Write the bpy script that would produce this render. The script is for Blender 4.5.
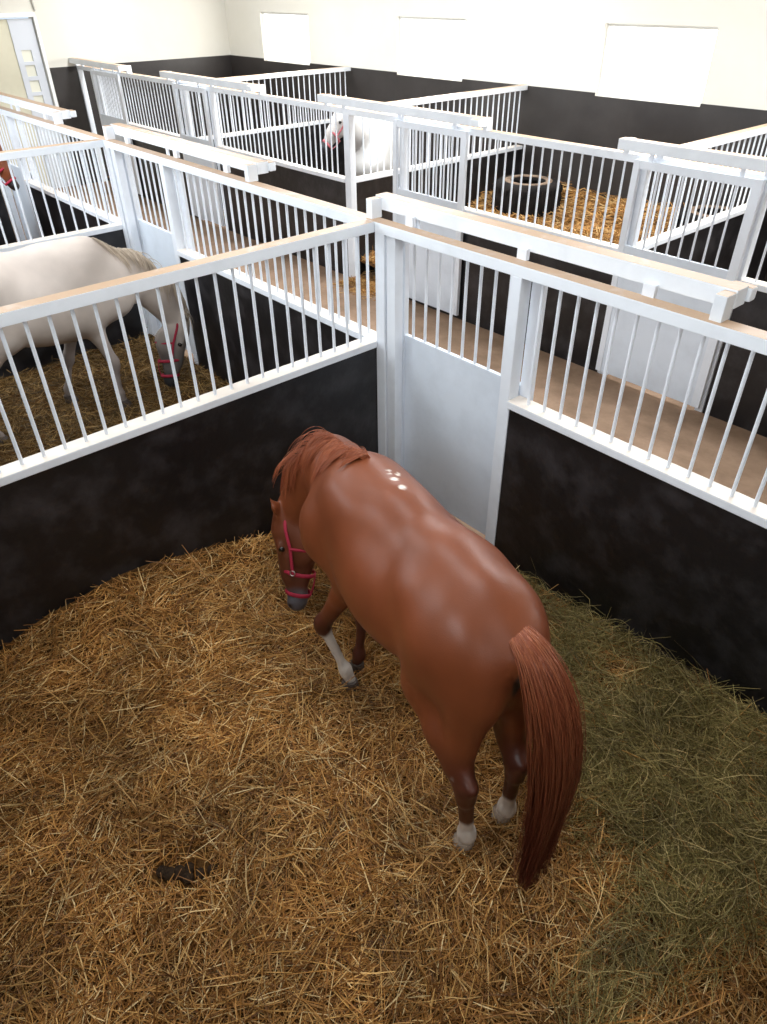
import bpy, bmesh, math, random
import numpy as np
from mathutils import Vector, Matrix, Euler

for _o in list(bpy.data.objects):
    bpy.data.objects.remove(_o, do_unlink=True)
scene = bpy.context.scene
COL = scene.collection
PI = math.pi

# ------------------------------------------------------------------ camera
F_PX, YAW, PITCH, ROLL = 706.247, 2.424508, -0.643485, -0.010617
CAM = Vector((3.8219, -3.2786, 3.5031))
_F = Vector((math.cos(YAW) * math.cos(PITCH), math.sin(YAW) * math.cos(PITCH), math.sin(PITCH)))
_R = _F.cross(Vector((0, 0, 1))).normalized()
_U = _R.cross(_F)
_R2 = _R * math.cos(ROLL) + _U * math.sin(ROLL)
_U2 = -_R * math.sin(ROLL) + _U * math.cos(ROLL)
cd = bpy.data.cameras.new('camera')
cam = bpy.data.objects.new('camera', cd)
COL.objects.link(cam)
cam.matrix_world = Matrix(((_R2.x, _U2.x, -_F.x, CAM.x), (_R2.y, _U2.y, -_F.y, CAM.y), (_R2.z, _U2.z, -_F.z, CAM.z), (0, 0, 0, 1)))
cd.sensor_fit = 'HORIZONTAL'
cd.sensor_width = 36.0
cd.lens = F_PX * 36.0 / 767.0
cd.clip_start = 0.05
scene.camera = cam

# ------------------------------------------------------------------ world and light
VS = scene.view_settings
VS.view_transform = 'Standard'
VS.look = 'None'
VS.gamma = 1.0
VS.exposure = 0.0
VS.use_curve_mapping = False
wd = bpy.data.worlds.new('world')
scene.world = wd
wd.use_nodes = True
wd.node_tree.nodes['Background'].inputs[0].default_value = (0.75, 0.87, 1.0, 1)
wd.node_tree.nodes['Background'].inputs[1].default_value = 1.0

# the building: x from the end wall to the right, y from the wall behind the near stalls to the far wall
X0, X1, YB, YF, ZC = -13.14, 8.76, -4.3, 6.95, 4.7
PITCHX = 4.38
AY = 3.28            # front of the opposite row
ZT, ZS = 2.20, 1.345 # top rail, sill

def area_light(name, loc, rot, sx, sy, power, color=(1, 1, 1)):
    l = bpy.data.lights.new(name, 'AREA')
    l.shape = 'RECTANGLE'
    l.size, l.size_y = sx, sy
    l.energy = power
    l.color = color
    o = bpy.data.objects.new(name, l)
    o.location = loc
    o.rotation_euler = rot
    COL.objects.link(o)
    return o

WIN_X = [(-11.75, -10.05), (-7.40, -5.75), (-3.09, -1.43), (1.30, 2.95), (5.65, 7.30)]
WZ0, WZ1 = 2.15, 3.02
ROOF_FILLS = [(-9.5, 3.9), (-4.4, 3.9), (1.2, 3.9), (1.2, -1.3), (-4.5, -2.0), (6.6, -1.9)]   # fill lights added overhead, just below the closed ceiling
for a, b in WIN_X:   # daylight coming in through each window, far and near wall
    area_light('window_daylight', ((a + b) / 2, YF - 0.03, (WZ0 + WZ1) / 2), (-PI / 2, 0, 0), b - a - .05, WZ1 - WZ0 - .05, 55, (1, .97, .92))
for i, (a, b) in enumerate(WIN_X[1:]):
    area_light('window_daylight', ((a + b) / 2, YB + 0.03, 3.3), (PI / 2, 0, 0), b - a - .05, .9, (130, 75, 30, 30)[i], (.80, .90, 1))  # unseen windows behind the camera, put in for fill and the flank highlight
for i, (x, y) in enumerate(ROOF_FILLS):
    area_light('roof_fill', (x, y, ZC - 0.06), (0, 0, 0), 3.6, 0.9, (300, 300, 300, 75, 120, 35)[i], (.93, .97, 1))

# ------------------------------------------------------------------ helpers
MATS = {}
def nodes_of(m):
    m.use_nodes = True
    nt = m.node_tree
    return nt, nt.nodes, nt.links, nt.nodes['Principled BSDF']

def mat(name, col, rough=.5, spec=.5, metal=0.0, noise=None, bump=None, ramp=None, scale=(1, 1, 1)):
    """noise=(scale, detail, dark colour, low, high) mixes a second colour; bump=(scale, strength)"""
    if name in MATS:
        return MATS[name]
    m = bpy.data.materials.new(name)
    nt, N, L, P = nodes_of(m)
    P.inputs['Base Color'].default_value = (*col, 1)
    P.inputs['Roughness'].default_value = rough
    P.inputs['Specular IOR Level'].default_value = spec
    P.inputs['Metallic'].default_value = metal
    tc = N.new('ShaderNodeTexCoord')
    mp = N.new('ShaderNodeMapping')
    mp.inputs['Scale'].default_value = scale
    L.new(tc.outputs['Object'], mp.inputs[0])
    if noise:
        s, d, c2, lo, hi = noise
        n = N.new('ShaderNodeTexNoise')
        n.inputs['Scale'].default_value = s
        n.inputs['Detail'].default_value = d
        n.inputs['Roughness'].default_value = .62
        L.new(mp.outputs[0], n.inputs['Vector'])
        r = N.new('ShaderNodeValToRGB')
        r.color_ramp.elements[0].position = lo
        r.color_ramp.elements[1].position = hi
        r.color_ramp.elements[0].color = (*col, 1)
        r.color_ramp.elements[1].color = (*c2, 1)
        L.new(n.outputs['Fac'], r.inputs[0])
        L.new(r.outputs[0], P.inputs['Base Color'])
    if bump:
        n2 = N.new('ShaderNodeTexNoise')
        n2.inputs['Scale'].default_value = bump[0]
        n2.inputs['Detail'].default_value = 5
        L.new(mp.outputs[0], n2.inputs['Vector'])
        b = N.new('ShaderNodeBump')
        b.inputs['Strength'].default_value = bump[1]
        b.inputs['Distance'].default_value = .01
        L.new(n2.outputs['Fac'], b.inputs['Height'])
        L.new(b.outputs[0], P.inputs['Normal'])
    MATS[name] = m
    return m

def link(o, parent=None):
    COL.objects.link(o)
    if parent is not None:
        o.parent = parent
    return o

def tag(o, label=None, cat=None, group=None, kind=None):
    if label: o['label'] = label
    if cat: o['category'] = cat
    if group: o['group'] = group
    if kind: o['kind'] = kind
    return o

def empty(name, loc=(0, 0, 0), rz=0.0, label=None, cat=None, group=None):
    o = bpy.data.objects.new(name, None)
    o.empty_display_size = .1
    o.location = loc
    o.rotation_euler = (0, 0, rz)
    COL.objects.link(o)
    return tag(o, label, cat, group)

class MB:
    """collects simple solids into one mesh"""
    def __init__(self):
        self.v, self.f, self.s = [], [], []
    def add(self, vs, fs, smooth=False):
        n = len(self.v)
        self.v += [tuple(p) for p in vs]
        self.f += [tuple(i + n for i in f) for f in fs]
        self.s += [smooth] * len(fs)
        return self
    def box(self, x0, x1, y0, y1, z0, z1, bev=0.0):
        if bev <= 0:
            v = [(x, y, z) for z in (z0, z1) for y in (y0, y1) for x in (x0, x1)]
            return self.add(v, [(0, 2, 3, 1), (4, 5, 7, 6), (0, 1, 5, 4), (2, 6, 7, 3), (0, 4, 6, 2), (1, 3, 7, 5)])
        bm = bmesh.new()
        bmesh.ops.create_cube(bm, size=1)
        for q in bm.verts:
            q.co = Vector(((x0 + x1) / 2 + q.co.x * (x1 - x0), (y0 + y1) / 2 + q.co.y * (y1 - y0), (z0 + z1) / 2 + q.co.z * (z1 - z0)))
        bmesh.ops.bevel(bm, geom=bm.edges[:], offset=bev, segments=2, affect='EDGES', profile=.6)
        bm.verts.index_update()
        self.add([q.co[:] for q in bm.verts], [[q.index for q in f.verts] for f in bm.faces])
        bm.free()
        return self
    def tube(self, pts, radii, n=8, caps=True, flat=None, side=None, smooth=True):
        """swept tube through pts; flat=(a,b) scales the cross-section axes; side = preferred first axis"""
        pts = [Vector(p) for p in pts]
        if not hasattr(radii, '__len__'): radii = [radii] * len(pts)
        rings = []
        prev = Vector(side) if side is not None else None
        for i, p in enumerate(pts):
            t = (pts[min(i + 1, len(pts) - 1)] - pts[max(i - 1, 0)]).normalized()
            if prev is None:
                prev = t.orthogonal()
            a = (prev - t * prev.dot(t)).normalized()
            if side is None: prev = a
            b = t.cross(a)
            fa, fb = flat if flat else (1, 1)
            rings.append([p + (a * math.cos(2 * PI * k / n) * fa + b * math.sin(2 * PI * k / n) * fb) * radii[i] for k in range(n)])
        v = [q for r in rings for q in r]
        f = []
        for i in range(len(pts) - 1):
            for k in range(n):
                k2 = (k + 1) % n
                f.append((i * n + k, i * n + k2, (i + 1) * n + k2, (i + 1) * n + k))
        self.add(v, f, smooth)
        if caps:
            m = len(pts) - 1
            self.add(rings[0], [tuple(range(n))[::-1]])
            self.add(rings[m], [tuple(range(n))])
        return self
    def ring(self, c, ax_a, ax_b, ra, rb, r, n=28, m=8, flat=None):
        """closed loop of tube round an ellipse"""
        c, A, B = Vector(c), Vector(ax_a).normalized(), Vector(ax_b).normalized()
        Nn = A.cross(B).normalized()
        fa, fb = flat if flat else (1, 1)
        v, f = [], []
        for i in range(n):
            t = 2 * PI * i / n
            p = c + A * ra * math.cos(t) + B * rb * math.sin(t)
            o = (A * math.cos(t) * rb + B * math.sin(t) * ra).normalized()
            for k in range(m):
                u = 2 * PI * k / m
                v.append(p + (o * math.cos(u) * fa + Nn * math.sin(u) * fb) * r)
        for i in range(n):
            for k in range(m):
                i2, k2 = (i + 1) % n, (k + 1) % m
                f.append((i * m + k, i2 * m + k, i2 * m + k2, i * m + k2))
        return self.add(v, f, True)
    def lathe(self, prof, n=32, c=(0, 0, 0)):
        v, f = [], []
        for r, z in prof:
            for k in range(n):
                v.append((c[0] + r * math.cos(2 * PI * k / n), c[1] + r * math.sin(2 * PI * k / n), c[2] + z))
        for i in range(len(prof) - 1):
            for k in range(n):
                k2 = (k + 1) % n
                f.append((i * n + k, i * n + k2, (i + 1) * n + k2, (i + 1) * n + k))
        return self.add(v, f, True)
    def build(self, name, m, parent=None, autosmooth=False):
        me = bpy.data.meshes.new(name)
        me.from_pydata(self.v, [], self.f)
        me.polygons.foreach_set('use_smooth', self.s)
        for q in (m if isinstance(m, (list, tuple)) else [m]):
            me.materials.append(q)
        me.update()
        return link(bpy.data.objects.new(name, me), parent)

def np_mesh(name, V, Fq, m, parent=None, smooth=True):
    """fast mesh from numpy verts and quads"""
    me = bpy.data.meshes.new(name)
    nf = len(Fq); k = Fq.shape[1]
    me.vertices.add(len(V)); me.vertices.foreach_set('co', V.astype(np.float32).ravel())
    me.loops.add(nf * k); me.loops.foreach_set('vertex_index', Fq.astype(np.int32).ravel())
    me.polygons.add(nf)
    me.polygons.foreach_set('loop_start', np.arange(0, nf * k, k, dtype=np.int32))
    me.polygons.foreach_set('use_smooth', np.full(nf, smooth))
    me.materials.append(m)
    me.update(calc_edges=True)
    return link(bpy.data.objects.new(name, me), parent)
# ------------------------------------------------------------------ materials of the building
def paint_mat(name, col, dust=None, rough=.42):
    """white gloss paint; dust = colour of the dust lying on upward faces"""
    m = mat(name, col, rough, .5, noise=(3.0, 6, tuple(c * .88 for c in col), .45, .75), bump=(60, .04))
    if dust:
        nt = m.node_tree; N, L, P = nt.nodes, nt.links, nt.nodes['Principled BSDF']
        src = P.inputs['Base Color'].links[0].from_socket
        g = N.new('ShaderNodeNewGeometry'); sp = N.new('ShaderNodeSeparateXYZ')
        L.new(g.outputs['Normal'], sp.inputs[0])
        mr = N.new('ShaderNodeMapRange'); mr.inputs[1].default_value = .6; mr.inputs[2].default_value = .9
        L.new(sp.outputs['Z'], mr.inputs[0])
        n = N.new('ShaderNodeTexNoise'); n.inputs['Scale'].default_value = 9; n.inputs['Detail'].default_value = 6
        tc = N.new('ShaderNodeTexCoord'); L.new(tc.outputs['Object'], n.inputs['Vector'])
        r = N.new('ShaderNodeMapRange'); r.inputs[1].default_value = .25; r.inputs[2].default_value = .45
        r.inputs[3].default_value = .75; r.inputs[4].default_value = 1
        L.new(n.outputs['Fac'], r.inputs[0])
        mu = N.new('ShaderNodeMath'); mu.operation = 'MULTIPLY'
        L.new(mr.outputs[0], mu.inputs[0]); L.new(r.outputs[0], mu.inputs[1])
        mx = N.new('ShaderNodeMix'); mx.data_type = 'RGBA'
        L.new(mu.outputs[0], mx.inputs[0]); L.new(src, mx.inputs[6]); mx.inputs[7].default_value = (*dust, 1)
        L.new(mx.outputs[2], P.inputs['Base Color'])
    return m
WHITE = paint_mat('white_paint', (.82, .86, .92))
DUSTY = paint_mat('dusty_white_paint', (.84, .88, .93), (.52, .35, .225))
SILLM = paint_mat('sill_paint', (.82, .85, .90), (.78, .70, .62))
DOORM = paint_mat('door_panel_paint', (.74, .80, .88), None, .3)
BLACK = mat('black_plaster', (.0065, .006, .007), .40, .55, noise=(3.4, 12, (.050, .046, .050), .47, .82), bump=(9, .5))
WAINS = mat('black_wainscot', (.020, .016, .0145), .42, .5, noise=(1.2, 8, (.040, .034, .031), .4, .75), bump=(5, .2))
WALLM = mat('cream_wall', (.70, .67, .60), .8, .2, noise=(.7, 6, (.65, .615, .53), .35, .8), bump=(12, .08))
CEILM = mat('ceiling_white', (.72, .72, .70), .85, .2, noise=(1, 4, (.66, .66, .64), .4, .7))
FLOORM = mat('aisle_floor', (.34, .225, .15), .8, .25, noise=(2.4, 10, (.19, .12, .075), .35, .72), bump=(35, .35))

# ------------------------------------------------------------------ room
def struct(name, mb, m):
    return tag(mb.build(name, m), kind='structure')
struct('floor', MB().box(X0 - .3, X1 + .3, YB - .3, YF + .3, -.12, 0), FLOORM)
struct('ceiling', MB().box(X0 - .3, X1 + .3, YB - .3, YF + .3, ZC, ZC + .15), CEILM)

def pierced(name, lo, hi, y0, y1, wins, z0, z1, m, axis='x', zlo=0.0, zhi=ZC):
    """a wall slab with rectangular openings"""
    mb = MB()
    def bx(a, b, c, d):
        if b - a < 1e-4 or d - c < 1e-4: return
        if axis == 'x': mb.box(a, b, y0, y1, c, d)
        else: mb.box(y0, y1, a, b, c, d)
    if z0 > zlo: bx(lo, hi, zlo, z0)
    bx(lo, hi, z1, zhi)
    cur = lo
    for a, b in wins:
        bx(cur, a, z0, z1); cur = b
    bx(cur, hi, z0, z1)
    return struct(name, mb, m)
pierced('wall_far', X0, X1, YF, YF + .25, WIN_X, WZ0, WZ1, WALLM)
pierced('wall_back', X0, X1, YB - .25, YB, WIN_X[1:], 2.85, 3.75, WALLM)
pierced('wall_left', YB, YF, X0 - .25, X0, [(.2, 2.66)], 0.0, 3.03, WALLM, 'y')
struct('wall_right', MB().box(X1, X1 + .25, YB, YF, 0, ZC), WALLM)
# black lower part of the walls
def wains(name, boxes):
    mb = MB()
    for b in boxes: mb.box(*b)
    return struct(name, mb, WAINS)
wb = []
cur = X0
for a, b in WIN_X:
    wb.append((cur, a, YF - .02, YF, 0, 2.185)); wb.append((a, b, YF - .02, YF, 0, WZ0 - .005)); cur = b
wb.append((cur, X1, YF - .02, YF, 0, 2.185))
wains('baseboard_far', wb)
wains('baseboard_left', [(X0, X0 + .02, 2.74, YF - .02, 0, 2.185), (X0, X0 + .02, YB, .12, 0, 2.185)])
wains('baseboard_back', [(X0, X1, YB, YB + .02, 0, 2.185)])
wains('baseboard_right', [(X1 - .02, X1, YB, YF - .02, 0, 2.185)])

skyM = bpy.data.materials.new('bright_sky_behind_glass')
nt, N, L, Pb = nodes_of(skyM)
Pb.inputs['Base Color'].default_value = (.9, .95, 1, 1)
Pb.inputs['Roughness'].default_value = .1
Pb.inputs['Emission Color'].default_value = (1, .99, .95, 1)
Pb.inputs['Emission Strength'].default_value = 3.0
FRAME = mat('window_frame_white', (.85, .85, .82), .5, .4)
def window(n, a, b, y, z0, z1, d):
    mb = MB(); t = .035
    yi, yo = sorted((y + d * .06, y + d * .12))
    mb.box(a, b, yi, yo, z0, z0 + t); mb.box(a, b, yi, yo, z1 - t, z1)
    mb.box(a, a + t, yi, yo, z0 + t, z1 - t); mb.box(b - t, b, yi, yo, z0 + t, z1 - t)
    w = tag(mb.build('window_%d' % n, FRAME), kind='structure')
    yc = y + d * .09
    MB().box(a + t, b - t, yc - .004, yc + .004, z0 + t, z1 - t).build('pane', skyM, w)
n = 1
for a, b in WIN_X:
    window(n, a, b, YF, WZ0, WZ1, 1); n += 1
for a, b in WIN_X[1:]:
    window(n, a, b, YB, 2.85, 3.75, -1); n += 1

# sliding door at the end of the aisle
doorGrey = mat('end_door_grey', (.62, .64, .68), .5, .3)
doorBeige = mat('end_door_beige', (.66, .62, .48), .55, .3, noise=(2, 4, (.60, .56, .42), .4, .7))
d1 = tag(MB().box(X0 - .12, X0 - .06, .2, 2.18, 0, 3.0).build('door_1', doorBeige), kind='structure')
leaf = MB(); ly0, ly1 = 2.18, 2.64
pz = [(2.31, 2.50), (2.06, 2.25), (1.79, 1.99), (1.53, 1.73)]
py0, py1 = 2.29, 2.48
leaf.box(X0 - .10, X0 - .04, ly0, py0, 0, 3.0); leaf.box(X0 - .10, X0 - .04, py1, ly1, 0, 3.0)
zc = 3.0
for z0, z1 in pz:
    leaf.box(X0 - .10, X0 - .04, py0, py1, z1, zc); zc = z0
leaf.box(X0 - .10, X0 - .04, py0, py1, 0, zc)
lf = leaf.build('door_leaf', doorGrey, d1)
paneM = mat('end_door_pane', (.74, .72, .60), .15, .5)
for z0, z1 in pz:
    MB().box(X0 - .075, X0 - .065, py0, py1, z0, z1).build('pane', paneM, lf)
tr = MB(); tr.box(X0, X0 + .05, .05, 2.70, 3.03, 3.10, .006); tr.box(X0, X0 + .035, 2.66, 2.72, 0, 3.03, .004)
struct('trim_1', tr, FRAME)
pm = MB(); pm.tube([(X0 + .03, 2.72, 3.12), (X0 + .03, 2.70, 3.4), (X0 + .03, 2.58, 3.9), (X0 + .03, 2.5, 4.6)], .016, 8)
tag(pm.build('cable_conduit', mat('conduit_grey', (.42, .40, .36), .5), None), 'thin grey cable conduit rising from the end door corner', 'pipe')

# ------------------------------------------------------------------ fences
BARR = .0108
def fence(name, loc, rz, L, label, cat, group=None, rail=(0, None), panel=None, bars=(), posts=(), sill=None, inner=1, edge=None):
    """local x along the fence, thickness y 0..0.10"""
    root = empty(name, loc, rz, label, cat, group)
    r0, r1 = rail[0], rail[1] if rail[1] is not None else L
    MB().box(r0, r1, 0, .10, 2.130, ZT, .004).build('top_rail', DUSTY, root)
    if panel:
        MB().box(panel[0], panel[1], .004, .096, 0, 1.297).build('lower_panel', BLACK, root)
        s = sill or panel
        MB().box(s[0], s[1], -.014, .114, 1.293, ZS, .006).build('sill', SILLM, root)
    if edge:
        for a, b in edge:
            MB().box(a, b, -.004, .104, 0, 1.30, .004).build('edge_channel', WHITE, root)
    for p in posts:
        x0, x1 = p[0], p[1]
        y0, y1 = (p[2], p[3]) if len(p) > 3 else (0.0, .10)
        MB().box(x0, x1, y0, y1, 0, 2.132, .005).build('post', WHITE, root)
    first = None
    for x in bars:
        if first is None:
            mb = MB(); mb.tube([(0, 0, ZS - .004), (0, 0, 2.134)], BARR, 8, False)
            first = mb.build('bar', WHITE, root); first.location = (x, .05, 0)
        else:
            c_ = first.copy(); COL.objects.link(c_); c_.parent = root; c_.location = (x, .05, 0)
    return root

def bar_row(a, b, step=.1225):
    n = max(1, int(round((b - a) / step)))
    return [a + (b - a) * (i + .5) / n for i in range(n)] if n < 3 else [a + step * .6 + i * step for i in range(int((b - a - step * .3) / step))]

def front(name, x0, y, s, L, label, o0, o1, off=0.0):
    """stall front; s=+1: aisle on the +y side (near row), s=-1: aisle on the -y side.
    o0,o1: door opening along x measured from x0"""
    posts = [(-.05 if x0 < 0 or s < 0 else 0.0, .10)]
    if s > 0: posts = [(0.0, .095), (.105, .195, .012, .088)]
    posts += [(o1, o1 + .08)]
    ed = [(o1 + .08, o1 + .095)]
    root = fence(name, (x0, y, 0), 0, L, label, 'fence', 'stall fronts along the aisle', rail=(0, L),
                 panel=(o1 + .09, L - .002), sill=(o1 + .08, L - .002), bars=bar_row(o1 + .13, L - .02), posts=posts, edge=ed)
    return root

def sliding_door(loc, s, w, label, ph=1.41):
    """local x 0..w, hangs on the aisle side; y 0..0.045"""
    root = empty('sliding_door', loc, 0, label, 'door', 'sliding stall doors')
    y0, y1 = 0.0, .045
    MB().box(0, .065, y0, y1, .06, 2.17, .004).build('stile', WHITE, root)
    MB().box(w - .085, w, y0, y1, .06, 2.17, .004).build('stile', WHITE, root)
    MB().box(.065, w - .085, y0 + .004, y1 - .004, 2.10, 2.17, .003).build('top_rail', WHITE, root)
    MB().box(.065, w - .085, y0 + .006, y1 - .006, .06, ph, .003).build('panel', DOORM, root)
    first = None
    xs = []
    x = .14
    while x < w - .12:
        xs.append(x); x += .1225
    for x in xs:
        if first is None:
            first = MB().tube([(0, 0, ph - .004), (0, 0, 2.105)], BARR, 8, False).build('bar', WHITE, root)
            first.location = (x, .0225, 0)
        else:
            c_ = first.copy(); COL.objects.link(c_); c_.parent = root; c_.location = (x, .0225, 0)
    for x in (.16, w - .2):     # roller straps up into the track
        MB().box(x - .02, x + .02, y0 + .015, y1 - .015, 2.165, 2.246).build('roller_hanger', WHITE, root)
    return root

def track(x0, x1, yf, s, label):
    """beam the door hangs from; yf = aisle-side face of the fence"""
    root = empty('door_track', (x0, yf, 0), 0, label, 'rail', 'sliding door tracks on the fences')
    w = x1 - x0
    def yb(a, b): return (a, b) if s > 0 else (-b, -a)
    a, b = yb(.02, .125)
    MB().box(0, w, a, b, 2.245, 2.335, .004).build('beam', DUSTY, root)
    for x in (0.0, w - .07):
        a, b = yb(-.07, .02)
        MB().box(x + .004, x + .066, a, b, 2.198, 2.325, .004).build('end_bracket', DUSTY, root)
    for x in (w * .13, w * .5, w * .82):
        a, b = yb(-.012, .021)
        MB().box(x, x + .07, a, b, 2.198, 2.262, .003).build('bracket', WHITE, root)
    a, b = yb(.125, .19)
    MB().box(w - .10, w + .02, a, b, 2.255, 2.325, .012).build('end_stop', DUSTY, root)
    return root

Lf = PITCHX
# near row fronts (aisle on +y)
front('stall_front', 0.0, 0, 1, Lf, 'white barred front with black lower panel of the near chestnut horse stall', 0, 1.215)
front('stall_front', -Lf, 0, 1, Lf, 'white barred front of the grazing cream-white horse stall, ending at the near corner post', 0, 1.215)
front('stall_front', -2 * Lf, 0, 1, Lf, 'white barred front at the left photo edge, leading to the end door', 0, 1.215)
sliding_door((.115, .118, 0), 1, 1.255, 'nearest sliding door, pale blue panel beside the chestnut horse')
sliding_door((-Lf + .115, .118, 0), 1, 1.255, 'pale sliding door in front of the grazing cream-white horse')
sliding_door((-2 * Lf + .115, .118, 0), 1, 1.255, 'sliding door behind the distant chestnut horse head at the left edge')
track(-.125, 2.47, .10, 1, 'nearest door track beam, dusty top, over the closest sliding door')
track(-Lf - .02, -Lf + 2.78, .10, 1, 'long door track beam over the grazing cream-white horse stall')
track(-2 * Lf - .02, -2 * Lf + 3.02, .10, 1, 'door track beam at the far left edge of the photo')

# opposite row fronts (aisle on -y)
def opp(x0, o1, pl, lab):
    return fence('stall_front', (x0, AY, 0), 0, Lf, lab, 'fence', 'stall fronts along the aisle', rail=(-.05 if x0 > X0 + .1 else 0, Lf - .052),
                 panel=(o1 + .09, Lf - .052), sill=(o1 + .08, Lf - .052), bars=bar_row(o1 + .12, Lf - .06),
                 posts=[(-.05, .07), (o1, o1 + .08)] if x0 > X0 + .1 else [(-0.0, .07), (o1, o1 + .08)])
opp(-3 * Lf, .85, 0, 'farthest white stall front across the aisle, next to the end wall')
opp(-2 * Lf, .86, 0, 'white stall front across the aisle, left of the white horse')
opp(-Lf, 1.05, 0, 'white stall front across the aisle, in front of the straw and black tyre')
opp(0.0, 1.12, 0, 'white stall front across the aisle at the right photo edge')
sliding_door((-3 * Lf + .82, AY - .065, 0), -1, 1.25, 'farthest sliding door, opened, beside the end wall')
sliding_door((-2 * Lf - .20, AY - .065, 0), -1, 1.08, 'closed sliding door of the stall left of the white horse')
sliding_door((-Lf + 1.00, AY - .065, 0), -1, 1.22, 'opened sliding door across the aisle, right of the white horse')
sliding_door((-.04, AY - .065, 0), -1, 1.22, 'closed white sliding door across the aisle at the right')
track(-3 * Lf + .02, -3 * Lf + 2.45, AY, -1, 'farthest door track beam, starting at the end wall')
track(-2 * Lf - .45, -2 * Lf + 2.45, AY, -1, 'door track beam across the aisle, left of the white horse')
track(-Lf - .42, -Lf + 2.48, AY, -1, 'door track beam crossing in front of the white horse head')
track(-.20, 2.5, AY, -1, 'door track beam across the aisle at the upper right')

# partitions between stalls
def partition(x, y0, y1, label, flip=False, e0=.0, e1=.0):
    L_ = y1 - y0
    return fence('stall_partition', (x, y0, 0), PI / 2, L_, label, 'fence', 'partitions between stalls',
                 panel=(0, L_), bars=[L_ - .11 - i * .1245 for i in range(int((L_ - .15) / .1245))])
# rotated by 90 degrees local +y points to -x
partition(0, YB + .03, -.002, 'near left partition, black lower panel, behind the chestnut horse head')
partition(-Lf, YB + .03, -.002, 'partition beyond the grazing cream-white horse, white bars over a black panel')
partition(-2 * Lf, YB + .03, -.002, 'partition far left, behind the distant chestnut horse')
partition(Lf, YB + .03, -.002, 'partition on the right side of the near stall')
partition(.05, AY + .102, YF - .022, 'partition across the aisle running back at the upper right')
partition(-Lf + .05, AY + .102, YF - .022, 'partition across the aisle beside the black tyre')
partition(-2 * Lf + .05, AY + .102, YF - .022, 'farthest partition across the aisle, beyond the white horse')
# ------------------------------------------------------------------ horses
def _rc(P, a, b, ra, rb, side=None, w=1.0):
    """distance to a round cone, cross-section scaled by w along side"""
    a = np.array(a, float); b = np.array(b, float)
    if side is not None and w != 1.0:
        s = np.array(side, float); s /= np.linalg.norm(s)
        g = 1.0 / w - 1.0
        P = P + ((P - a) @ s)[..., None] * g * s
        b = b + ((b - a) @ s) * g * s
    ba = b - a; L2 = ba @ ba
    t = np.clip(((P - a) @ ba) / L2, 0, 1)
    d = np.linalg.norm(P - a - t[..., None] * ba, axis=-1) - (ra + (rb - ra) * t)
    return d * min(1.0, w)

def _el(P, c, r, M=None):
    q = P - np.array(c, float)
    if M is not None:
        q = q @ M
    r = np.array(r, float)
    k0 = np.linalg.norm(q / r, axis=-1)
    k1 = np.linalg.norm(q / (r * r), axis=-1)
    return k0 * (k0 - 1.0) / np.maximum(k1, 1e-6)

def frame(x, z):
    """columns: x axis, y = z cross x, z axis"""
    x = np.array(x, float); x /= np.linalg.norm(x)
    z = np.array(z, float); z = z - x * (z @ x); z /= np.linalg.norm(z)
    return np.stack([x, np.cross(z, x), z], axis=1)

def eval_prims(prims, P, D):
    pass

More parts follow.
